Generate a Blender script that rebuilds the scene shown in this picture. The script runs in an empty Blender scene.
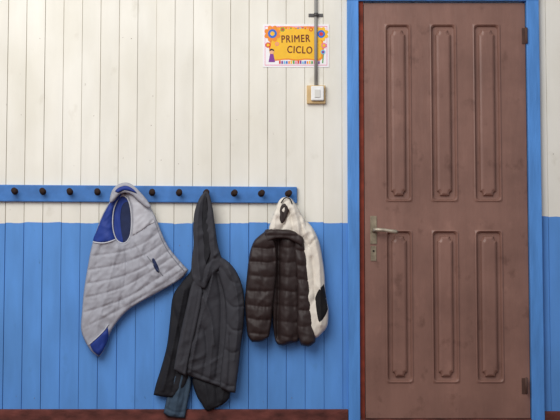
import bpy, bmesh, math, random
import numpy as np
from mathutils import Vector, noise, Matrix
from mathutils.geometry import delaunay_2d_cdt
random.seed(4)
scene=bpy.context.scene
scene.view_settings.view_transform='Standard'
F=1000.0; D=5.0; PITCH=math.radians(3.2); CZ=0.79
# ---------------------------------------------------------------- helpers
def W(px,py,d=0.0):
    cx=(px-280)/F; cy=(210-py)/F
    dy=math.cos(PITCH)-cy*math.sin(PITCH); dz=math.sin(PITCH)+cy*math.cos(PITCH)
    t=(D-d)/dy
    return Vector((cx*t,-d,CZ+dz*t))
def srgb(r,g,b):
    f=lambda c:(c/255/12.92 if c/255<=0.04045 else ((c/255+0.055)/1.055)**2.4)
    return (f(r),f(g),f(b),1)
def col(c,k): return (c[0]*k,c[1]*k,c[2]*k,1)
def mat(name,c,rough=0.7,var=0.12,scale=8,bump=0.0,bscale=60,sheen=0,metal=0,stretch=(1,1,1),spec=0.3,detail=4):
    m=bpy.data.materials.new(name); m.use_nodes=True; nt=m.node_tree; N=nt.nodes; L=nt.links
    b=N['Principled BSDF']; b.inputs['Roughness'].default_value=rough; b.inputs['Metallic'].default_value=metal
    b.inputs['Specular IOR Level'].default_value=spec
    if sheen: b.inputs['Sheen Weight'].default_value=sheen
    tc=N.new('ShaderNodeTexCoord'); mp=N.new('ShaderNodeMapping'); mp.inputs['Scale'].default_value=stretch
    L.new(tc.outputs['Object'],mp.inputs['Vector'])
    n=N.new('ShaderNodeTexNoise'); n.inputs['Scale'].default_value=scale; n.inputs['Detail'].default_value=detail
    L.new(mp.outputs[0],n.inputs['Vector'])
    r=N.new('ShaderNodeValToRGB'); r.color_ramp.elements[0].position=0.3; r.color_ramp.elements[1].position=0.7
    r.color_ramp.elements[0].color=col(c,1-var); r.color_ramp.elements[1].color=col(c,1+var)
    L.new(n.outputs['Fac'],r.inputs[0]); L.new(r.outputs[0],b.inputs['Base Color'])
    if bump:
        n2=N.new('ShaderNodeTexNoise'); n2.inputs['Scale'].default_value=bscale; n2.inputs['Detail'].default_value=3
        L.new(mp.outputs[0],n2.inputs['Vector'])
        bp=N.new('ShaderNodeBump'); bp.inputs['Strength'].default_value=bump; bp.inputs['Distance'].default_value=0.01
        L.new(n2.outputs['Fac'],bp.inputs['Height']); L.new(bp.outputs[0],b.inputs['Normal'])
    return m
def add(name,verts,faces,m,parent=None,smooth=False):
    me=bpy.data.meshes.new(name); me.from_pydata([tuple(v) for v in verts],[],faces); me.update()
    bm=bmesh.new(); bm.from_mesh(me); bmesh.ops.recalc_face_normals(bm,faces=bm.faces[:]); bm.to_mesh(me); bm.free()
    if smooth:
        for p in me.polygons: p.use_smooth=True
    ms=m if isinstance(m,(list,tuple)) else [m]
    for x in ms: me.materials.append(x)
    o=bpy.data.objects.new(name,me); bpy.context.collection.objects.link(o)
    if parent: o.parent=parent; o.matrix_parent_inverse=parent.matrix_world.inverted()
    return o
def empty(name,loc,label,cat,kind=None):
    o=bpy.data.objects.new(name,None); o.location=loc; o.empty_display_size=0.05
    bpy.context.collection.objects.link(o); bpy.context.view_layer.update()
    if label: o['label']=label
    if cat: o['category']=cat
    if kind: o['kind']=kind
    return o
def box(name,x0,x1,y0,y1,z0,z1,m,parent=None,bev=0.0,seg=2):
    v=[(x,y,z) for x in(x0,x1) for y in(y0,y1) for z in(z0,z1)]
    f=[(0,1,3,2),(4,6,7,5),(0,4,5,1),(2,3,7,6),(0,2,6,4),(1,5,7,3)]
    o=add(name,v,f,m,parent)
    if bev:
        bm=bmesh.new(); bm.from_mesh(o.data)
        bmesh.ops.bevel(bm,geom=bm.edges[:],offset=bev,segments=seg,affect='EDGES',profile=0.5)
        bm.to_mesh(o.data); bm.free()
    return o
def lathe(name,prof,center,axis,m,parent=None,n=24):
    ax=Vector(axis).normalized(); up=Vector((0,0,1)) if abs(ax.z)<0.9 else Vector((1,0,0))
    u=ax.cross(up).normalized(); w=ax.cross(u)
    vs=[];fs=[]
    for r,h in prof:
        for i in range(n):
            a=2*math.pi*i/n; vs.append(Vector(center)+ax*h+u*math.cos(a)*r+w*math.sin(a)*r)
    for j in range(len(prof)-1):
        for i in range(n): fs.append((j*n+i,j*n+(i+1)%n,(j+1)*n+(i+1)%n,(j+1)*n+i))
    fs.append(tuple(range(n))); fs.append(tuple((len(prof)-1)*n+i for i in range(n)))
    return add(name,vs,fs,m,parent,True)
def tube(name,pts,r,m,parent=None,n=10,closed=False):
    pts=[Vector(p) for p in pts]; vs=[];fs=[];k=len(pts)
    for i,p in enumerate(pts):
        a=pts[(i-1)%k] if (closed or i>0) else p; b=pts[(i+1)%k] if (closed or i<k-1) else p
        t=(b-a).normalized(); ref=Vector((0,-1,0)) if abs(t.y)<0.9 else Vector((0,0,1))
        u=t.cross(ref).normalized(); w=t.cross(u)
        rr=r[i] if isinstance(r,list) else r
        for j in range(n):
            q=2*math.pi*j/n; vs.append(p+u*math.cos(q)*rr+w*math.sin(q)*rr)
    for i in range(k if closed else k-1):
        for j in range(n):
            i2=(i+1)%k; fs.append((i*n+j,i*n+(j+1)%n,i2*n+(j+1)%n,i2*n+j))
    if not closed: fs.append(tuple(range(n))); fs.append(tuple((k-1)*n+j for j in range(n)))
    return add(name,vs,fs,m,parent,True)
def catmull(pts,closed=True,sub=5):
    """smooth outline; a point written (x,y,1) is a sharp corner"""
    P=[np.array(p[:2],float) for p in pts]; C=[len(p)>2 for p in pts]; n=len(P); out=[]
    for i in range(n if closed else n-1):
        i2=(i+1)%n if closed else i+1
        if closed: p0,p1,p2,p3=P[i-1],P[i],P[i2],P[(i+2)%n]
        else: p0,p1,p2,p3=P[max(i-1,0)],P[i],P[i+1],P[min(i+2,n-1)]
        if C[i]: p0=p1
        if C[i2]: p3=p2
        s=max(2,min(sub,int(np.linalg.norm(p2-p1)/1.6)))
        for k in range(s):
            t=k/s
            out.append(0.5*((2*p1)+(-p0+p2)*t+(2*p0-5*p1+4*p2-p3)*t*t+(-p0+3*p1-3*p2+p3)*t**3))
    if not closed: out.append(P[-1])
    return np.array(out)
def dist(P,poly,closed=True):
    A=poly; B=np.roll(poly,-1,axis=0)
    if not closed: A=A[:-1];B=B[:-1]
    d=B-A; L2=(d**2).sum(1)+1e-12
    t=((P[:,None,:]-A[None])*d[None]).sum(2)/L2[None]; t=np.clip(t,0,1)
    q=A[None]+t[:,:,None]*d[None]
    return np.sqrt(((P[:,None,:]-q)**2).sum(2)).min(1)
def inside(P,poly):
    x,y=P[:,0],P[:,1]; r=np.zeros(len(P),bool); n=len(poly); j=n-1
    for i in range(n):
        xi,yi=poly[i]; xj,yj=poly[j]
        c=((yi>y)!=(yj>y))&(x<(xj-xi)*(y-yi)/((yj-yi) if yj!=yi else 1e-9)+xi)
        r^=c; j=i
    return r
def surf(base,T,R,folds=(),na=0.0,nf=0.06,seed=0.0,cr=0.0,cang=90,cf=0.09,edge=0.5,cr2=0.0,pucker=0.0,gain=1.0):
    """cloth relief: thin edge, soft belly, fold strokes, plus ridged creases running along cang degrees"""
    FL=[(catmull(f[0],False,6),f[1],f[2]*gain,f[3] if len(f)>3 else 'g') for f in folds]
    def ridge(p,ang,f,sd):
        a=math.radians(ang); al=p[0]*math.cos(a)+p[1]*math.sin(a); ac=-p[0]*math.sin(a)+p[1]*math.cos(a)
        ac+=6*noise.noise(Vector((p[0]*0.035,p[1]*0.035,sd+20)))
        r=1-abs(noise.noise(Vector((al*f*0.33,ac*f,sd))))*2.8
        return max(r,-0.4)
    def fn(P,s):
        u=np.clip(s/R,0,1); env=1-(1-u)**2
        u2=np.clip(s/2.2,0,1); env2=np.sqrt(1-(1-u2)**2)
        d=base+T*(edge*env2+(1-edge)*env)
        qmin=np.full(len(P),99.0)
        for pl,w,a,k in FL:
            q=dist(P,pl,False)
            if k=='c' and a<0: qmin=np.minimum(qmin,q)
            d=d+ a*(np.exp(-(q/w)**2) if k=='g' else np.exp(-q/w))*np.clip(s/3,0.15,1)
        out=np.zeros(len(P))
        if na or cr or cr2 or pucker:
            for i,p in enumerate(P):
                if na: out[i]+=na*(noise.noise(Vector((p[0]*nf,p[1]*nf*0.6,seed)))+0.5*noise.noise(Vector((p[0]*nf*2.4,p[1]*nf*1.7,seed+5))))
                if cr: out[i]+=cr*(ridge(p,cang,cf,seed+9)+0.4*ridge(p,cang+12,cf*2.3,seed+3)-0.6)
                if cr2:
                    mk=0.5+noise.noise(Vector((p[0]*0.04,p[1]*0.04,seed+31)))
                    out[i]+=cr2*max(0,mk)*(ridge(p,cang+55,cf*1.2,seed+40)+0.7*ridge(p,cang-50,cf*1.1,seed+47)-0.8)
                if pucker: out[i]+=pucker*noise.noise(Vector((p[0]*0.55,p[1]*0.12,seed+60)))*math.exp(-qmin[i]/4)
            d=d+out*np.clip(s/3.5,0,1)
        return d
    return fn
def sheet(name,outline,m,parent,fn,back=0.024,holes=(),step=1.15,label=None):
    ol=catmull(outline)
    hs=[catmull(h) for h in holes]
    x0,y0=ol.min(0);x1,y1=ol.max(0); G=[];row=0;y=y0
    while y<y1:
        x=x0+(step/2 if row%2 else 0)
        while x<x1: G.append((x,y)); x+=step
        y+=step*0.87; row+=1
    G=np.array(G) if G else np.zeros((0,2)); 
    if len(G): G=G[inside(G,ol)]
    if len(G): G=G[dist(G,ol)>step*0.55]
    for h in hs:
        G=G[~inside(G,h)]; G=G[dist(G,h)>step*0.55]
    pts=[Vector(p) for p in ol]; ed=[(i,(i+1)%len(ol)) for i in range(len(ol))]
    for h in hs:
        b=len(pts); pts+= [Vector(p) for p in h]; ed+=[(b+i,b+(i+1)%len(h)) for i in range(len(h))]
    pts+=[Vector(p) for p in G]
    vo,eo,fo,_,_,_=delaunay_2d_cdt(pts,ed,[],0,1e-5)
    V=np.array([(v[0],v[1]) for v in vo]); T=np.array(fo)
    C=V[T].mean(1); keep=inside(C,ol)
    for h in hs: keep&=~inside(C,h)
    T=T[keep]
    s=dist(V,ol)
    for h in hs: s=np.minimum(s,dist(V,h))
    d=np.maximum(fn(V,s),back+0.002)
    front=[W(p[0],p[1],dd) for p,dd in zip(V,d)]
    verts=list(front); faces=[tuple(int(i) for i in t) for t in T]
    bi={}
    for i,v in enumerate(front):
        if s[i]<1e-4: bi[i]=i
        else:
            bi[i]=len(verts); verts.append(Vector((v.x,-(back+ (d[i]-back)*max(0,0.6-s[i]*0.2)),v.z)))
    faces+=[tuple(bi[int(i)] for i in reversed(t)) for t in T]
    faces=[f for f in faces if len(set(f))==3]
    o=add(name,verts,faces,m,parent,True)
    if label: o['label']=label
    return o
def ribbon(name,pts,width,m,parent,fn_depth,lift=0.003,closed=False,label=None):
    c=catmull(pts,closed,6)
    P=[W(p[0],p[1],float(dd)+lift) for p,dd in zip(c,fn_depth(c))]
    o=tube(name,P,width*0.005/2,m,parent,8,closed)
    if label:o['label']=label
    return o

# ---------------------------------------------------------------- materials
WHITE=srgb(240,237,227); BLUE=srgb(93,152,226)
PITCHX=18.75*D/F/1.0
def wall_material():
    m=bpy.data.materials.new('painted_boards'); m.use_nodes=True; nt=m.node_tree; N=nt.nodes; L=nt.links
    b=N['Principled BSDF']; b.inputs['Roughness'].default_value=0.62; b.inputs['Specular IOR Level'].default_value=0.3
    tc=N.new('ShaderNodeTexCoord'); sx=N.new('ShaderNodeSeparateXYZ'); L.new(tc.outputs['Object'],sx.inputs[0])
    def math_(op,a,bb,clamp=False):
        n=N.new('ShaderNodeMath'); n.operation=op; n.use_clamp=clamp
        for i,v in enumerate((a,bb)):
            if isinstance(v,(int,float)): n.inputs[i].default_value=v
            else: L.new(v,n.inputs[i])
        return n.outputs[0]
    def noise_(scale,st,detail=4):
        mp=N.new('ShaderNodeMapping'); mp.inputs['Scale'].default_value=st; L.new(tc.outputs['Object'],mp.inputs[0])
        n=N.new('ShaderNodeTexNoise'); n.inputs['Scale'].default_value=scale; n.inputs['Detail'].default_value=detail
        L.new(mp.outputs[0],n.inputs[0]); return n.outputs['Fac']
    bid=math_('FLOOR',math_('DIVIDE',math_('ADD',sx.outputs[0],10.0),PITCHX),0)
    wn=N.new('ShaderNodeTexWhiteNoise'); wn.noise_dimensions='1D'; L.new(bid,wn.inputs['W'])
    zl=W(170,223).z; zr=W(548,216).z
    right=math_('GREATER_THAN',sx.outputs[0],1.0)
    thr=math_('ADD',math_('MULTIPLY',right,zr-zl),zl)
    edge=math_('MULTIPLY',math_('SUBTRACT',noise_(14,(1,1,1)),0.5),0.014)
    thr=math_('ADD',thr,edge)
    thr=math_('ADD',thr,math_('MULTIPLY',math_('SUBTRACT',wn.outputs[0],0.5),0.008))
    isw=math_('MULTIPLY',math_('SUBTRACT',sx.outputs[2],thr),700,True)
    def ramp(fac,c0,c1,p0=0.3,p1=0.7):
        r=N.new('ShaderNodeValToRGB'); r.color_ramp.elements[0].color=c0; r.color_ramp.elements[1].color=c1
        r.color_ramp.elements[0].position=p0; r.color_ramp.elements[1].position=p1
        L.new(fac,r.inputs[0]); return r.outputs[0]
    streak=noise_(3,(4,4,0.8),4); patch=noise_(2.3,(1.5,1,0.8),5)
    wc=ramp(streak,col(WHITE,0.94),col(WHITE,1.01)); bc=ramp(streak,col(BLUE,0.86),col(BLUE,1.07))
    mx=N.new('ShaderNodeMix'); mx.data_type='RGBA'; L.new(isw,mx.inputs[0]); L.new(bc,mx.inputs[6]); L.new(wc,mx.inputs[7])
    def mul(a,bb,f=1.0):
        q=N.new('ShaderNodeMix'); q.data_type='RGBA'; q.blend_type='MULTIPLY'; q.inputs[0].default_value=f
        L.new(a,q.inputs[6]); L.new(bb,q.inputs[7]); return q.outputs[2]
    tone=math_('ADD',math_('MULTIPLY',wn.outputs[0],0.06),0.95)
    c=mul(mx.outputs[2],tone)
    c=mul(c,ramp(patch,(0.91,0.90,0.87,1),(1,1,1,1),0.35,0.6))
    sc=noise_(38,(1,1,0.5),5); c=mul(c,ramp(sc,(0.5,0.46,0.42,1),(1,1,1,1),0.24,0.29),0.5)
    sc3=noise_(9,(1,1,0.6),7); c=mul(c,ramp(sc3,(0.80,0.78,0.74,1),(1,1,1,1),0.28,0.36),0.5)
    fr=math_('FRACT',math_('DIVIDE',math_('ADD',sx.outputs[0],10.0),PITCHX),0)
    ed=math_('MULTIPLY',math_('ABSOLUTE',math_('SUBTRACT',fr,0.5),0),2)
    gr=math_('MULTIPLY',math_('SUBTRACT',ed,0.88),8,True); gm=math_('MULTIPLY',gr,noise_(4,(5,1,0.7),5))
    c=mul(c,ramp(gm,(1,1,1,1),(0.84,0.83,0.80,1),0.2,0.7))
    L.new(c,b.inputs['Base Color'])
    bp=N.new('ShaderNodeBump'); bp.inputs['Strength'].default_value=0.2; bp.inputs['Distance'].default_value=0.003
    L.new(noise_(14,(2,2,0.5),5),bp.inputs['Height']); L.new(bp.outputs[0],b.inputs['Normal'])
    return m
M_wall=wall_material()
M_nail=mat('rusty_nail',srgb(115,98,82),0.8)
M_blue=mat('blue_gloss_paint',srgb(66,120,188),0.55,0.22,10,0.2,30,detail=7)
M_frame=mat('blue_frame_paint',srgb(84,143,214),0.5,0.18,5,0.2,25,stretch=(4,4,0.6))
M_base=mat('red_brown_paint',srgb(98,52,46),0.75,0.5,12,0.3,30,stretch=(1,1,2),detail=8)
M_floor=mat('red_floor',srgb(104,62,52),0.6,0.2,5,0.2,30)
M_jamb=mat('dark_red_wood',srgb(118,48,32),0.7,0.4,12)
M_peg=mat('dark_turned_wood',srgb(54,42,37),0.85,0.3,20,spec=0.1)
M_metal=mat('worn_nickel',srgb(150,138,118),0.5,0.35,30,metal=0.55)
M_hinge=mat('aged_hinge',srgb(84,60,52),0.6,0.2,20)
M_gap=mat('dark_gap',srgb(22,16,14),0.9)
def door_material():
    m=mat('brown_gloss_door',srgb(136,101,90),0.42,0.09,4,0.2,14,stretch=(2.5,2.5,0.5),spec=0.4)
    nt=m.node_tree;N=nt.nodes;L=nt.links;b=N['Principled BSDF']
    src=b.inputs['Base Color'].links[0].from_socket
    tc=N.new('ShaderNodeTexCoord')
    def layer(src,scale,p0,p1,c0,c1,st,blend='MULTIPLY',detail=7):
        mp=N.new('ShaderNodeMapping'); mp.inputs['Scale'].default_value=st; L.new(tc.outputs['Object'],mp.inputs[0])
        n=N.new('ShaderNodeTexNoise'); n.inputs['Scale'].default_value=scale; n.inputs['Detail'].default_value=detail; n.inputs['Roughness'].default_value=0.62; L.new(mp.outputs[0],n.inputs[0])
        r=N.new('ShaderNodeValToRGB'); r.color_ramp.elements[0].position=p0; r.color_ramp.elements[1].position=p1
        r.color_ramp.elements[0].color=c0; r.color_ramp.elements[1].color=c1; L.new(n.outputs[0],r.inputs[0])
        q=N.new('ShaderNodeMix'); q.data_type='RGBA'; q.blend_type=blend; q.inputs[0].default_value=1
        L.new(src,q.inputs[6]); L.new(r.outputs[0],q.inputs[7]); return q.outputs[2]
    s=layer(src,2.6,0.35,0.62,(0.80,0.78,0.77,1),(1.05,1.05,1.04,1),(1,1,1))
    s=layer(s,11,0.30,0.42,(0.70,0.66,0.64,1),(1,1,1,1),(1,1,0.8))
    s=layer(s,7,0.58,0.72,(1,1,1,1),(1.20,1.22,1.22,1),(1.4,1,0.8))
    L.new(s,b.inputs['Base Color'])
    return m
M_door=door_material()

# ---------------------------------------------------------------- room
XL=W(353.5,210).x; XR=W(535,210).x
ZTOP=W(440,0).z
def boards(name,xa,xb,z0,z1,seed):
    vs=[];fs=[];mi=[]
    k0=math.floor((xa+10)/PITCHX); x=k0*PITCHX-10
    rr=random.Random(seed)
    while x<xb:
        a=max(x,xa); b=min(x+PITCHX,xb)
        if b-a>0.004:
            g=0.0010+rr.random()*0.0015; off=rr.uniform(-0.0012,0.0012); dp=rr.choice((0.003,0.005,0.006,0.010))
            prof=[(a,dp),(a+g*0.5,dp*0.4),(a+g,off),(b-g,off),(b-g*0.5,dp*0.4),(b,dp)]
            n=len(vs)
            for px_,py_ in prof: vs.append((px_,py_,z0)); vs.append((px_,py_,z1))
            for i in range(5): fs.append((n+2*i,n+2*i+2,n+2*i+3,n+2*i+1)); mi.append(0)
        x+=PITCHX
    n=len(vs); vs+=[(xa,0.03,z0),(xb,0.03,z0),(xb,0.03,z1),(xa,0.03,z1)]; fs.append((n,n+1,n+2,n+3)); mi.append(0)
    rr=random.Random(seed+9)
    for zz in [W(0,py).z for py in (38,120,160,245,330,398)]:
        x=k0*PITCHX-10
        while x<xb:
            for q in (0.28,0.72):
                if rr.random()<0.12 and z0<zz<z1:
                    cx=x+PITCHX*q+rr.uniform(-.008,.008); cz=zz+rr.uniform(-0.03,0.03)
                    if xa+0.01<cx<xb-0.01:
                        n=len(vs)
                        r=rr.uniform(0.0012,0.0022)
                        for i in range(8): vs.append((cx+math.cos(i*math.pi/4)*r,-0.0016,cz+math.sin(i*math.pi/4)*r))
                        fs.append(tuple(range(n,n+8))); mi.append(1)
            x+=PITCHX
    me=bpy.data.meshes.new(name); me.from_pydata(vs,[],fs); me.update()
    for mm in (M_wall,M_nail): me.materials.append(mm)
    for p,i in zip(me.polygons,mi): p.material_index=i
    return me
def wall():
    parts=[boards('wall_back',-4.2,XL,0,2.75,1),boards('t',XR,4.2,0,2.75,2),boards('t2',XL,XR,ZTOP-0.005,2.75,3)]
    bm=bmesh.new()
    for p in parts: bm.from_mesh(p)
    me=bpy.data.meshes.new('wall_back'); bm.to_mesh(me); bm.free()
    for mm in (M_wall,M_nail): me.materials.append(mm)
    o=bpy.data.objects.new('wall_back',me); bpy.context.collection.objects.link(o); o['kind']='structure'
    o['label']='vertical board wall painted off-white above and blue below'; return o
wall()
fl=box('floor',-4.2,4.2,-7.5,0.35,-0.08,0,M_floor); fl['kind']='structure'; fl['label']='reddish brown floor'
zb=W(170,409).z
o=box('baseboard_left',-4.2,W(348,410).x,-0.022,0,0,zb,M_base,bev=0.003); o['kind']='structure'; o['label']='worn red brown skirting board'
o=box('baseboard_right',W(542,410).x,4.2,-0.022,0,0,W(548,411).z,M_base,bev=0.003); o['kind']='structure'; o['label']='worn red brown skirting board'
fx=[W(347.5,210).x,W(359.0,210).x,W(528,210).x,W(540.5,210).x]
o=box('trim_1',fx[0],fx[1],-0.028,0.06,0,ZTOP+0.03,M_frame,bev=0.003); o['kind']='structure'; o['label']='blue painted door jamb'
o=box('trim_2',fx[2],fx[3],-0.028,0.06,0,ZTOP+0.03,M_frame,bev=0.003); o['kind']='structure'; o['label']='blue painted door jamb'
o=box('trim_3',fx[0]-0.0,fx[3],-0.030,0.06,W(440,2).z,W(440,-9).z,M_frame,bev=0.003); o['kind']='structure'; o['label']='blue painted door head'
o=box('trim_4',fx[1],W(364,210).x,-0.010,0.06,0,W(440,2).z,M_jamb,bev=0.001); o['kind']='structure'; o['label']='dark red inner door stop'
o=box('trim_5',fx[1],fx[2],-0.03,0.06,0,W(440,418.5).z,M_base,bev=0.003); o['kind']='structure'; o['label']='red brown threshold'

# door
dx0=W(364.6,210).x; dx1=W(527.2,210).x; dz1=W(440,3.5).z; dz0=W(440,418).z
DY=-0.006; TH=0.04
door=empty('door_1',(dx0,0,dz0),'worn brown wooden door with six raised panels','door','structure')
xs=[]
for a,b in [(385.3,412.3),(431,458.2),(474.3,502.2)]: xs.append((W(a,210).x,W(b,210).x))
zu=(W(440,202).z,W(440,24).z); zl_=(W(440,383).z,W(440,230).z)
gx=[dx0]+[v for p in xs for v in p]+[dx1]; gz=[dz0,zl_[0],zl_[1],zu[0],zu[1],dz1]
vs=[];fs=[]
for zz in gz:
    for xx in gx: vs.append((xx,DY,zz))
nx=len(gx)
for j in range(5):
    for i in range(nx-1):
        if (i%2==1) and j in(1,3): continue
        fs.append((j*nx+i,j*nx+i+1,(j+1)*nx+i+1,(j+1)*nx+i))
n=len(vs)
vs+=[(dx0,DY,dz0),(dx1,DY,dz0),(dx1,DY,dz1),(dx0,DY,dz1),(dx0,DY+TH,dz0),(dx1,DY+TH,dz0),(dx1,DY+TH,dz1),(dx0,DY+TH,dz1)]
fs+=[(n+4,n+5,n+6,n+7),(n,n+1,n+5,n+4),(n+1,n+2,n+6,n+5),(n+2,n+3,n+7,n+6),(n+3,n,n+4,n+7)]
add('leaf',vs,fs,M_door,door)
def rloop(x0,x1,z0,z1,ins,rad,y,k,conc):
    x0+=ins;x1-=ins;z0+=ins;z1-=ins;out=[]
    for sx_,sz_,a0 in ((1,1,0),(-1,1,90),(-1,-1,180),(1,-1,270)):
        ex=x1 if sx_>0 else x0; ez=z1 if sz_>0 else z0
        for i in range(k):
            t=i/(k-1)
            if conc:
                a=math.radians(a0+270-90*t); out.append((ex+rad*math.cos(a),y,ez+rad*1.6*math.sin(a)))
            else:
                a=math.radians(a0+90*t); out.append((ex-sx_*rad+rad*math.cos(a),y,ez-sz_*rad+rad*math.sin(a)))
    return out
def panel(x0,x1,z0,z1):
    spec=[(0,0.0005,0,0),(0.0,0.016,-0.002,0),(0.005,0.018,-0.0050,0),(0.010,0.018,0.001,0),(0.014,0.018,0.012,0),(0.023,0.016,0.013,0),
          (0.030,0.014,0.013,1),(0.034,0.0145,0.001,1),(0.042,0.014,-0.004,1),(0.046,0.013,-0.0045,1)]
    vs=[];fs=[];k=7;c=4*k
    for ins,rad,dy,cc in spec: vs+=rloop(x0,x1,z0,z1,ins,rad,DY+dy,k,cc)
    for j in range(len(spec)-1):
        for i in range(c): fs.append((j*c+i,j*c+(i+1)%c,(j+1)*c+(i+1)%c,(j+1)*c+i))
    fs.append(tuple((len(spec)-1)*c+i for i in range(c)))
    return add('panel',vs,fs,M_door,door)
for (a,b) in xs:
    panel(a,b,*zu); panel(a,b,*zl_)
hp=empty('handle',W(373.5,240,0.01),None,None); hp.parent=door; hp.matrix_parent_inverse=door.matrix_world.inverted()
def pbox(name,xa,xb,ya,yb,d0,d1,m,par,bev=0.0015):
    p=W(xa,yb,d0);q=W(xb,ya,d0); return box(name,p.x,q.x,-d1,-d0,p.z,q.z,m,par,bev)
bp_=pbox('backplate',370.3,376.6,216,244,0.006,0.0105,M_metal,hp); bp_['label']='tarnished nickel lock backplate'
pbox('keyhole_plate',370.6,376.3,246,261,0.006,0.010,M_metal,hp)
lathe('keyhole',[(0.005,0),(0.005,0.0012)],W(373.6,251,0.0102),(0,-1,0),M_gap,hp,12)
M_lever=mat('pale_worn_lever',srgb(186,176,158),0.4,0.3,30,metal=0.5)
lathe('spindle',[(0.012,0),(0.012,0.006),(0.009,0.008),(0.009,0.035)],W(374,230.5,0.010),(0,-1,0),M_metal,hp,20)
pts=[W(x,y,d) for x,y,d in ((373.5,230.0,0.040),(377,229.8,0.046),(383,230,0.048),(390,231,0.048),(395.5,231.8,0.046),(397.3,232.2,0.042))]
tube('lever',pts,[0.009,0.0105,0.009,0.009,0.011,0.008],M_lever,hp,14)['label']='pale worn lever handle'
for hy in (36,386):
    c=W(526.2,hy,0.030); lathe('hinge',[(0.003,0),(0.0065,0.003),(0.0065,0.080),(0.003,0.083)],(c.x,-0.033,c.z-0.04),(0,0,1),M_hinge,door,14)
    pbox('hinge_leaf',521.8,526.2,hy-8,hy+8,0.006,0.009,M_hinge,door,0.0008)

# ---------------------------------------------------------------- peg rail
rack=empty('coat_rack',W(0,203,0),'blue painted wall rail with dark turned wooden pegs','coat rack')
p0=W(-60,201.3,0);p1=W(297,203.4,0); q0=W(-60,184.5,0);q1=W(297,187.2,0)
vs=[];RT=0.022
for d in (0,RT):
    for p in (p0,p1,q1,q0): vs.append((p.x,-d,p.z))
o=add('rail',vs,[(0,1,2,3),(4,5,6,7),(0,1,5,4),(1,2,6,5),(2,3,7,6),(3,0,4,7)],M_blue,rack)
bm=bmesh.new(); bm.from_mesh(o.data); bmesh.ops.bevel(bm,geom=bm.edges[:],offset=0.004,segments=2,affect='EDGES',profile=0.5); bm.to_mesh(o.data); bm.free()
first=None
for i,px in enumerate([-12,15,43,70,97.5,125,152,179,206,234,261,288]):
    y=191.3+ (px/290)*2.6
    c=W(px,y,RT)
    c=Vector((c.x,-RT+0.001,c.z))
    if first is None:
        first=lathe('peg',[(0.016,0),(0.016,0.004),(0.011,0.008),(0.008,0.018),(0.008,0.028),(0.0115,0.033),(0.0145,0.038),(0.0145,0.044),(0.0125,0.0465),(0.0122,0.047),(0.001,0.0472)],(0,0,0),(0.14,-1,0.06),M_peg,None,22)
        o=first
    else:
        o=first.copy(); bpy.context.collection.objects.link(o)
    o.location=c; o.parent=rack; o.matrix_parent_inverse=rack.matrix_world.inverted()

# ---------------------------------------------------------------- conduit and switch
M_pvc=mat('grey_conduit',srgb(146,144,140),0.5,0.1,10)
M_clamp=mat('clamp_metal',srgb(86,84,84),0.5,0.2,20,metal=0.4)
con=empty('conduit_pipe',W(316,86,0),'grey electrical conduit fixed to the boards','pipe')
a=W(315.9,87,0.011); b=W(315.9,-14,0.011)
tube('pipe',[(a.x,-0.011,a.z),(a.x,-0.011,b.z)],0.0080,M_pvc,con,16)
c=W(315.9,15.5,0)
pbox('clamp',308.5,323,13.8,17.2,0.0,0.004,M_clamp,con,0.001)
lathe('clamp_saddle',[(0.0115,0),(0.0115,0.018)],(c.x,-0.011,c.z-0.009),(0,0,1),M_clamp,con,16)
sw=empty('light_switch',W(316,103,0),'white light switch on a tan wooden block','switch')
pbox('mounting_block',306.8,325.3,86,104,0.0,0.02,mat('tan_wood_block',srgb(206,176,128),0.7,0.15,20),sw,0.002)
M_wp=mat('white_plastic',srgb(236,236,234),0.35,0.03,10)
pbox('switch_housing',311,323.6,86.5,100.8,0.02,0.037,M_wp,sw,0.004)
pbox('rocker',314.5,320.3,89.5,97.5,0.037,0.041,mat('cream_plastic',srgb(215,214,208),0.35,0.03,10),sw,0.0015)

# ---------------------------------------------------------------- poster
M_paper=mat('laminated_paper',srgb(240,238,240),0.35,0.03,5,spec=0.4)
poster=empty('poster',W(296,67,0.003),'laminated paper sign reading PRIMER CICLO with bright cartoonish flowers','poster')
pbox('paper',263,329,24.3,67.3,0.0015,0.0030,M_paper,poster,0.0003)
def flat(name,pts,m,d,par=None):
    P=[W(x,y,d) for x,y in pts]; n=len(P)
    vs=P+[v+Vector((0,0.0004,0)) for v in P]
    fs=[tuple(range(n)),tuple(range(n,2*n))]+[(i,(i+1)%n,n+(i+1)%n,n+i) for i in range(n)]
    return add(name,vs,fs,m,par or poster)
def pm(name,r,g,b): return mat(name,srgb(r,g,b),0.5,0.06,30)
Y=pm('print_yellow',244,190,48);O=pm('print_orange',238,142,48);R_=pm('print_red',214,52,48);B_=pm('print_blue',52,110,200);PU=pm('print_purple',130,60,150);G_=pm('print_green',80,160,70);BK=pm('print_maroon',104,30,30);SK=pm('print_peach',236,180,140);LB=pm('print_light_blue',120,190,225);PK=pm('print_pink',235,120,160);HR=pm('print_hair',50,30,30)
def wobble(cx,cy,sx_,sy_):
    w_=[]
    for i in range(44):
        a=2*math.pi*i/44; ca,sa=math.cos(a),math.sin(a); k=1/max(abs(ca),abs(sa))
        w_.append((cx+ca*k*sx_*(1+0.025*math.sin(7*a)),cy+sa*k*sy_*(1+0.035*math.sin(9*a))))
    return w_
flat('printed_frame',[(264.8,26.2),(327.2,26.2),(327.2,65.4),(264.8,65.4)],PK,0.0033)
flat('printed_ground',[(265.3,26.8),(326.7,26.8),(326.7,64.8),(265.3,64.8)],M_paper,0.0036)
flat('printed_panel',wobble(296.5,43.5,27,16.8),O,0.0040)
flat('printed_panel',wobble(296.5,43.5,25.3,15.4),Y,0.0044)
def disc(cx,cy,r,n=14): return [(cx+r*math.cos(2*math.pi*i/n),cy+r*math.sin(2*math.pi*i/n)) for i in range(n)]
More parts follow.
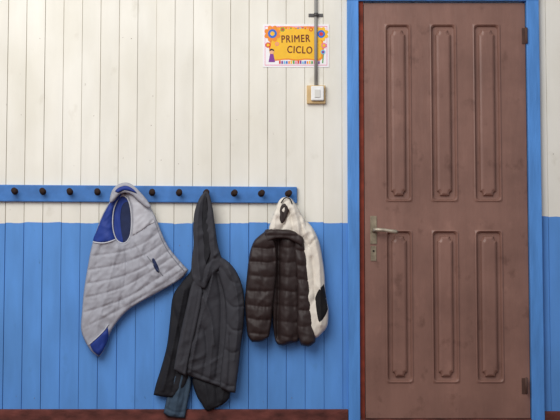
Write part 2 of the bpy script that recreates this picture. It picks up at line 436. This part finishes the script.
def flower(cx,cy,r,mp,mc,mi=None):
    pts=[]
    for i in range(48):
        a=2*math.pi*i/48; rr=r*(0.78+0.26*abs(math.sin(a*4))); pts.append((cx+rr*math.cos(a),cy+rr*math.sin(a)))
    flat('printed_flower',pts,mp,0.0050); flat('printed_flower',disc(cx,cy,r*0.55),mc,0.0055)
    if mi: flat('printed_flower',disc(cx,cy,r*0.27),mi,0.0059)
flower(272.4,33.6,8.2,O,B_,Y); flower(268,45,2.8,R_,Y); flower(321.2,34,7.2,Y,B_,R_); flower(324,45.5,2.8,PK,Y); flower(323,52,2.4,LB,PU); flower(282.5,29.5,2.2,G_,R_); flower(277,44,1.8,PK,Y); flower(311,29.5,2.0,R_,Y)
flat('printed_child',[(270,54),(273.4,54),(275,62),(268.6,62)],PU,0.0050); flat('printed_child',disc(271.7,51.6,2.4),SK,0.0055); flat('printed_child',[(269.2,51.3),(269.7,49.3),(271.7,48.6),(273.8,49.4),(274.1,51.3),(271.7,50.2)],HR,0.0059)
flat('printed_stem',[(322,63),(323.2,63),(323.8,54),(323,54)],G_,0.0048)
cs=[R_,B_,G_,PU,O,PK,LB,Y]
rr=random.Random(3)
for i in range(18):
    x=279+i*2.3; h=rr.uniform(-0.5,0.5); flat('printed_confetti',[(x,61.0+h),(x+1.6,60.8+h),(x+1.7,63.6),(x+0.1,63.9)],cs[(i*3)%8],0.0050)
for i in range(10):
    x=286+i*2.4; h=rr.uniform(-0.4,0.4); flat('printed_confetti',disc(x,28.2+h,0.75,8),cs[(i*5)%8],0.0050)
def text(body,px,py,h,ang,m,d,sx_=0.88):
    cu=bpy.data.curves.new('lettering','FONT'); cu.body=body; cu.size=h*0.005/0.70; cu.align_x='CENTER'; cu.extrude=0.0002; cu.space_character=1.16; cu.resolution_u=6
    t=bpy.data.objects.new('tmp',cu); bpy.context.collection.objects.link(t); bpy.context.view_layer.update()
    me=bpy.data.meshes.new_from_object(t); bpy.data.objects.remove(t)
    # second, slightly shifted impression thickens the strokes without breaking the letter shapes
    bm=bmesh.new(); bm.from_mesh(me); bm.from_mesh(me)
    bm.verts.ensure_lookup_table(); n=len(bm.verts)//2
    for v in bm.verts[n:] if False else [bm.verts[i] for i in range(n,2*n)]: v.co.x+=0.0016; v.co.y+=0.0008; v.co.z+=0.00015
    bm.to_mesh(me); bm.free()
    me.materials.clear(); me.materials.append(m)
    o=bpy.data.objects.new('lettering',me); bpy.context.collection.objects.link(o)
    o.matrix_world=Matrix.Translation(W(px,py,d))@Matrix.Rotation(math.radians(90),4,'X')@Matrix.Rotation(math.radians(ang),4,'Z')@Matrix.Diagonal((sx_,1,1,1))
    o.parent=poster; o.matrix_parent_inverse=poster.matrix_world.inverted()
    o['label']='maroon printed lettering '+body
text('PRIMER',295.5,42.2,7.4,2,BK,0.0056,0.76)
text('CICLO',299.5,53.2,7.2,-2,BK,0.0056,0.76)

# ---------------------------------------------------------------- garments
M_vest=mat('grey_quilted_nylon',srgb(162,163,172),0.55,0.03,14,0.06,50,sheen=0.1,spec=0.35)
M_vblue=mat('royal_blue_nylon',srgb(32,58,138),0.6,0.14,20,0.08,50)
M_vdark=mat('navy_shade_and_tab',srgb(34,44,78),0.8,0.15,30,0.1,90)  # dark navy for the painted armhole shade and the zip tab
M_vpipe=mat('pale_piping',srgb(196,198,205),0.5,0.05,20)
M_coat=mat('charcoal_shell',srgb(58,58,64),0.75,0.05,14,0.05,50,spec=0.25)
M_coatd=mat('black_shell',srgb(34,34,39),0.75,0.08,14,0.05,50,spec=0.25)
M_coatl=mat('slate_lining',srgb(58,76,94),0.7,0.12,16,0.08,50)
M_puff=mat('dark_brown_nylon',srgb(47,35,34),0.56,0.06,16,0.04,50,spec=0.38)
M_cream=mat('cream_fleece',srgb(228,221,209),0.95,0.05,30,0.08,100)
M_black=mat('black_rib',srgb(24,22,24),0.8,0.1,20,0.1,90)

# ---- vest
vest=empty('padded_vest',W(125,357,0.03),'light grey quilted sleeveless vest with royal blue lining','vest')
V_out=[(113,196),(120,189),(128,187),(136,190),(144,199),(151,208),(157,221),(163,236),(170,249),(180,261),(188.5,270,1),(182,278),(166,288),(150,297),(137,304),(125,313),(115,325),(108,338),(104,350),(99,357,1),(91,351),(84,339),(81,328),(82,312),(84,290),(88,265),(91.5,247),(96,232),(101,218),(107,206)]
V_hole=[(121,196),(127,198),(130.5,208),(131.5,222),(130,236),(124.5,243),(117,240),(113,229),(113,214),(116,203)]
_v=random.Random(5)
vf=[]
for a_,b_,c_,d_ in [((157,216),(148,226),(140,232),(131,237)),((161,230),(144,243),(120,252),(90,256)),((165,242),(146,254),(120,264),(88,270)),((169,250),(148,265),(120,277),(86,284)),
       ((174,256),(150,272),(121,288),(84,298)),((181,263),(154,281),(124,299),(82,313)),((185,268),(158,287),(130,304),(84,328))]:
    vf.append(([a_,b_,c_,d_],1.1,-0.0060*_v.uniform(0.7,1.2),'c'))
vf+=[([(118,246),(112,270),(104,300),(97,330)],3.5,0.010,'c'),([(134,240),(146,262),(156,282)],3,0.008,'c'),
    ([(126,248),(126,275),(120,304)],3,-0.011,'c'),([(101,246),(97,262),(90,282)],2.5,-0.007,'c'),([(136,246),(140,262),(136,285)],2,-0.006,'c')]
vfn=surf(0.040,0.020,12,vf,0.009,0.06,3,cr=0.003,cang=125,cf=0.10,cr2=0.003,pucker=0.004)
sheet('quilted_shell',V_out,M_vest,vest,vfn,back=0.028,holes=[V_hole])
vo=catmull(V_out); vh=catmull(V_hole)
def vsd(P): return vfn(P,np.minimum(dist(P,vo),dist(P,vh)))
sheet('lining',[(117,190),(130,190),(136,205),(137,225),(133,242),(123,251),(110,246),(106,230),(108,208)],M_vblue,vest,surf(0.030,0.006,10,[([(120,198),(118,220),(122,240)],2,0.006,'c')],0.004),back=0.026,label='royal blue inner lining')
sheet('armhole_shade',[(122,206),(129,203),(132,225),(130,243),(122,242),(120,225)],M_vdark,vest,surf(0.038,0.004,6,(),0.003),back=0.034,label='dark navy painted shade inside the armhole')  # navy sheet stands in for the shadow inside the armhole
def conf(l=0.003): return lambda P,s: vsd(P)+l*np.clip(s/1.5,0,1)+0.0008
sheet('shoulder_panel',[(114.5,196),(120,191),(121.5,195),(116,203),(112.6,213),(112.6,229),(115,239),(106,242),(93.5,241),(97,230),(102,217.5),(108,206)],M_vblue,vest,conf(),back=0.034,label='royal blue shoulder panel')
M_pale=mat('pale_grey_yoke',srgb(190,191,198),0.6,0.03,14,0.06,50)
sheet('shoulder_yoke',[(127,190),(136,191),(144,200),(151,209),(156,220),(148,226),(139,232),(132.8,235),(133,222),(132.2,207),(129,198)],M_pale,vest,conf(0.002),back=0.034,label='pale grey shoulder yoke')
sheet('hem_corner',[(90,345,1),(97,338),(104,331),(107.5,326,1),(108.5,337),(103.8,349.5),(99,356,1),(93,351)],M_vblue,vest,conf(),back=0.034,label='royal blue hem corner')
ribbon('piping',V_hole,1.2,M_vpipe,vest,lambda P:vsd(P)+0.002,0.002,True)
ribbon('piping',[(88.5,345),(97,337.5),(104,330.5),(108.5,324)],1.0,M_vpipe,vest,vsd,0.003)
ribbon('piping',[(93,242),(100,243),(107,242.5),(115.5,239.5)],1.4,M_vpipe,vest,vsd,0.003)
ribbon('front_edge',[(150.5,211),(155,222),(161,238),(168.5,252),(178,264),(184,271)],0.9,mat('seam_grey',srgb(128,130,140),0.6),vest,vsd,0.0005,label='darker stitched front edge')
sheet('collar',[(110,197),(113,189),(119,184),(127,182.5),(134,186),(141,193),(147,200),(151,207),(147,208),(138,201),(131,194.5),(124,193),(119,195),(114,201),(110,203)],M_vest,vest,surf(0.076,0.012,5,[([(113,194),(124,188),(134,191),(146,203)],1.4,-0.004,'c')],0.003,cr=0.003,cang=45,cf=0.15),back=0.062,label='grey stand collar folded over the peg')
sheet('collar_lining',[(115,191),(120,187),(127,185.8),(133,189),(137,193.5),(131,191.5),(124,190.5),(118,193)],M_vblue,vest,surf(0.0865,0.006,3),back=0.080,label='royal blue collar lining')
ribbon('pocket_zip',[(147,256),(155,266),(163,276)],0.7,mat('zip_grey',srgb(120,122,130),0.5),vest,vsd,0.001)
sheet('chest_tab',[(152,259.5),(154,258.5),(158.5,267),(159.5,272),(157,272),(153.5,266)],M_vdark,vest,conf(0.002),back=0.034,label='small navy zip tab')

# ---- charcoal coat
coat=empty('winter_coat',W(200,419,0.03),'long charcoal hooded coat hanging by its hood','coat')
sheet('left_sleeve',[(194,262),(190,272),(182,282),(173,296),(170,320),(167,345),(161,368),(156,384),(153.5,395,1),(163,397),(172,398,1),(184,388),(193,365),(204,330),(210,290),(206,265)],M_coatd,coat,  # sleeve in a darker shell colour than the body
      surf(0.034,0.028,11,[([(184,290),(177,325),(170,360),(163,390)],2.0,0.015,'c'),([(190,290),(186,325),(178,365),(172,392)],2.4,-0.015,'c'),([(172,305),(180,330),(184,350)],1.8,-0.008,'c'),([(166,350),(174,365),(180,372)],1.6,-0.007,'c')],0.006,0.06,11,cr=0.002,cang=100,cf=0.08,cr2=0.005),back=0.026,label='black sleeve')
sheet('left_cuff',[(172,372),(182,370),(190,374),(191,386),(188,402),(185,418.5,1),(177,418),(168,416.5),(163.5,413,1),(167,396),(170,382)],M_coatl,coat,
      surf(0.034,0.018,9,[([(182,375),(178,395),(174,415)],2,0.010,'c'),([(172,390),(170,410)],1.6,-0.009,'c'),([(187,378),(184,400),(180,415)],1.5,-0.009,'c'),([(166,408),(174,412),(186,412)],1.0,-0.005,'c')],0.004,0.09,4,cr=0.002,cang=100,cf=0.12,cr2=0.003),back=0.026,label='slate blue grey lining hanging below the hem')
sheet('right_cuff',[(193,378),(212,382),(231,386,1),(230,396),(225,403),(214,409,1),(207,411),(201,403),(196,394)],M_coatd,coat,
      surf(0.034,0.020,8,[([(205,385),(208,405)],2,0.012,'c'),([(216,388),(218,404)],1.6,-0.012,'c'),([(224,388),(222,400)],1.6,0.009,'c')],0.004,0.09,6,cr=0.002,cang=90,cf=0.12,cr2=0.003),back=0.026)
C_out=[(199,258),(208,256),(218,256),(226,263),(230,275),(231,300),(232,340),(231,370),(229,390,1),(214,385),(200,380),(187,375),(175,370,1),(178,350),(184,325),(189,303),(193,285),(195,270)]
cf_=[([(214,268),(209,290),(201,320),(194,350),(190,372)],2.2,0.016,'c'),([(216,270),(221,300),(220,340),(216,378)],1.9,-0.014,'c'),
    ([(209,275),(205,303),(198,335)],2.0,-0.012,'c'),([(204,298),(211,318),(214,345)],2.0,0.010,'c'),([(205,330),(207,350),(203,376)],1.8,-0.011,'c'),([(212,330),(211,355),(209,380)],1.6,0.008,'c'),
    ([(176,365),(188,370),(201,375),(215,381),(230,385)],0.8,-0.006,'c'),([(200,264),(214,272),(226,272)],2.0,0.010,'c')]
cfn=surf(0.054,0.020,10,cf_,0.006,0.05,8,cr=0.002,cang=100,cf=0.07,cr2=0.005,gain=1.3)
sheet('coat_body',C_out,M_coat,coat,cfn,back=0.03)
sheet('front_flap',[(196,276),(200,282),(203,292,1),(199,315),(194,338),(189,358),(186,376,1),(173.5,370,1),(177,350),(182,326),(187,304),(191,287)],M_coat,coat,
      surf(0.080,0.011,4,[([(199.5,289),(195.5,312),(190.5,337),(183.5,372)],0.8,-0.006,'c'),([(190,296),(186,320),(182,345)],1.8,0.007,'c'),([(187,345),(182,362)],1.3,-0.005,'c')],0.004,0.06,17,cr=0.0015,cang=103,cf=0.09,cr2=0.003),back=0.060,label='charcoal front flap with stitched edge')
sheet('right_sleeve',[(217,257),(226,260),(234,268),(240,279),(243.5,292),(244.5,306),(243.5,325),(241,345),(239,365),(237,380),(235.5,393,1),(229,392),(220,388,1),(221,368),(224,345),(226,318),(224,295),(219,276)],M_coat,coat,
      surf(0.072,0.024,7,[([(228,268),(236,290),(238,320),(234,360)],2.0,0.011,'c'),([(226,300),(233,307),(243,306)],1.4,-0.009,'c'),([(226,322),(233,330),(242,330)],1.4,-0.009,'c'),([(224,348),(232,353),(240,350)],1.4,-0.007,'c'),([(230,335),(230,360),(228,386)],1.5,-0.010,'c'),([(221,382),(229,386),(236.5,386)],0.8,-0.006,'c'),([(222,268),(230,280),(240,284)],1.5,-0.007,'c')],0.005,0.06,23,cr=0.002,cang=95,cf=0.08,cr2=0.005,gain=1.2),back=0.045,label='charcoal sleeve hanging straight down')
sheet('hood',[(203.5,193),(206.5,190.5,1),(209.5,195),(212.5,207),(215,225),(217.5,243),(221,256),(224,265,1),(217,271),(210,279),(205,289,1),(197,286),(192,277),(191.5,262),(193.5,245),(193,228),(194.5,212),(199,199)],M_coat,coat,
      surf(0.082,0.013,7,[([(206,194),(204,215),(206,240),(209,262)],1.7,-0.015,'c'),([(199.5,202),(197,230),(198,260),(200,280)],1.5,0.013,'c'),([(211,205),(213.5,230),(214,255)],1.5,0.011,'c'),([(194.5,225),(194.5,250),(194,275)],1.2,-0.010,'c'),([(218,252),(211,262),(206,280)],1.6,0.012,'c'),([(214,258),(206,266),(203,280)],1.3,-0.010,'c')],0.003,0.08,2,cr=0.0015,cang=88,cf=0.1,cr2=0.003),back=0.06,label='charcoal hood stretched over the peg')
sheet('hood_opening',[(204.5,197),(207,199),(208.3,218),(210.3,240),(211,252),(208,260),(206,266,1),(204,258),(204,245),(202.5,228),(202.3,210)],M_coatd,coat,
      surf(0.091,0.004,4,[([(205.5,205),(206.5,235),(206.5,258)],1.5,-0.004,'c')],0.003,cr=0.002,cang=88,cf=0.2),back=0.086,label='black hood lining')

# ---- brown puffer
puf=empty('puffer_jacket',W(285,346,0.03),'dark brown quilted puffer jacket with cream fleece hood lining','jacket')
_r=random.Random(8)
def q(xl,xr,ys,sag=2.5,amp=-0.012,w=2.6,j=1.8):
    return [([(xl,y+_r.uniform(-j,j)),((2*xl+xr)/3,y+sag*0.8+_r.uniform(-1,1)),((xl+2*xr)/3,y+sag+_r.uniform(-1,1)),(xr,y+_r.uniform(-j,j))],w,amp*_r.uniform(0.7,1.2),'c') for y in ys]
cs_out=[(294,222),(303,219),(312,227),(318.5,240),(322,256),(324.5,274),(325.5,292),(328.5,309,1),(327.5,325),(322,333),(315,338),(306,330),(302,300),(300,265),(296,240)]
csf=surf(0.050,0.038,11,[([(312,232),(318.5,258),(320,285),(321,325)],2.0,0.014,'c'),([(307,240),(313,265),(315,300)],2.0,-0.016,'c'),([(303,226),(309,240),(311,255)],2,0.013,'c'),([(321.5,255),(322.5,285)],1.5,-0.009,'c'),([(318,236),(310,245)],1.6,-0.010,'c')],0.005,0.06,9,cr=0.003,cang=85,cf=0.08,cr2=0.005)
sheet('cream_side',cs_out,M_cream,puf,csf,back=0.026,label='cream fleece side turned out')
cso=catmull(cs_out)
sheet('side_patch',[(315,298,1),(318,291),(324,284,1),(326,296),(328,309,1),(325,316),(319.5,322),(317,314)],M_black,puf,
      lambda P,s: csf(P,dist(P,cso))+0.001+0.003*np.clip(s/2,0,1),back=0.04,label='black rib side patch')
B_out=[(264,232),(275,229),(290,230),(298,232),(301,242),(303,262),(303,290),(301,318),(299,340),(292,343),(283,345.5),(276,342),(273,325),(271,290),(268,255)]
sheet('back_panel',B_out,M_puff,puf,surf(0.044,0.034,10,q(276,304,[245,260,275,290,305,320,334],amp=-0.008)+[([(278.5,240),(278.5,290),(277,338)],2.4,-0.034,'c'),([(289,240),(287,290),(288,340)],4,0.010)],0.006,0.08,5,cr=0.002,cang=20,cf=0.1,cr2=0.003,pucker=0.003),back=0.028,label='inside of the open jacket front')
sheet('right_sleeve',[(295,236),(301,235),(305,243),(307,258),(309,276),(310.5,296),(312,313),(315,328),(315.5,342,1),(309,346.5),(301,345,1),(297,330),(297.5,305),(297,280),(294.5,257)],M_puff,puf,
      surf(0.068,0.028,8,q(292,318,[249,264,279,294,309,325],1.5,amp=-0.009,w=2.4),0.006,0.08,7,cr=0.002,cang=15,cf=0.1,pucker=0.004,cr2=0.003),back=0.045)
sheet('left_sleeve',[(259,236),(267,231),(273,236),(276.5,250),(277,268),(275,290),(272.5,310),(271,326),(269,337,1),(262,341.5),(252,342,1),(247.5,335),(246,318),(245,300),(247,274),(249.5,254),(253.5,242)],M_puff,puf,
      surf(0.068,0.042,12,q(243,282,[246,260,274,289,304,318,331],3.0),0.007,0.07,12,cr=0.002,cang=15,cf=0.1,pucker=0.004,cr2=0.003),back=0.045)
sheet('fleece_hood',[(269,231),(271,221),(275,210),(279.5,200),(285,197),(291,198.5),(296,205),(300.5,213),(305.5,222),(307,233),(301,239),(292,233),(284,231.5),(276,234)],M_cream,puf,
      surf(0.075,0.024,10,[([(286,216),(284,224),(281,231)],1.8,-0.018,'c'),([(293,206),(297,220),(299,234)],1.8,0.014,'c'),([(289,212),(292,222),(293,232)],1.8,-0.017,'c'),([(276,213),(274,228)],1.8,0.012,'c'),([(300,218),(303,230)],1.4,-0.010,'c')],0.005,0.1,3,cr=0.002,cang=80,cf=0.1,cr2=0.005),back=0.06,label='cream fleece hood')
sheet('hood_inside',[(280.5,207),(284,203.5),(287.5,205),(289,210),(287,216),(284,222),(281,223),(279.5,217)],M_puff,puf,surf(0.098,0.006,3.5,[([(284,208),(284,220)],1.2,-0.005,'c')]),back=0.092,label='dark brown inside of the hood')
sheet('collar',[(265,233),(271,229),(280,229.5),(290,230),(299,234),(304,240),(302,246),(296,243),(287,239),(276,239),(267,242)],M_puff,puf,surf(0.094,0.014,5,q(262,310,[236],0,-0.006,1.5,0.5),0.004,0.1,pucker=0.003),back=0.08,label='dark brown padded collar')
ribbon('hanging_loop',[(281,203),(285,198),(290,199),(292,204)],1.2,M_black,puf,lambda P:np.full(len(P),0.103),0.0)

# ---------------------------------------------------------------- light, camera
w=bpy.data.worlds.new('World'); scene.world=w; w.use_nodes=True
bg=w.node_tree.nodes['Background']; bg.inputs[0].default_value=(0.94,0.96,1.0,1); bg.inputs[1].default_value=0.50
def area(name,loc,target,size,power,colr):
    l=bpy.data.lights.new(name,'AREA'); l.energy=power; l.size=size; l.color=colr
    o=bpy.data.objects.new(name,l); o.location=loc; o.rotation_euler=(Vector(target)-Vector(loc)).to_track_quat('-Z','Y').to_euler()
    bpy.context.collection.objects.link(o)
area('sky_opening',(-1.6,-3.4,3.4),(0.2,0,1.0),2.8,152,(1.0,0.985,0.955))
cam=bpy.data.cameras.new('Camera'); cam.sensor_width=36; cam.lens=36*F/560
co_=bpy.data.objects.new('Camera',cam); co_.location=(0,-D,CZ); co_.rotation_euler=(math.pi/2+PITCH,0,0)
bpy.context.collection.objects.link(co_); scene.camera=co_
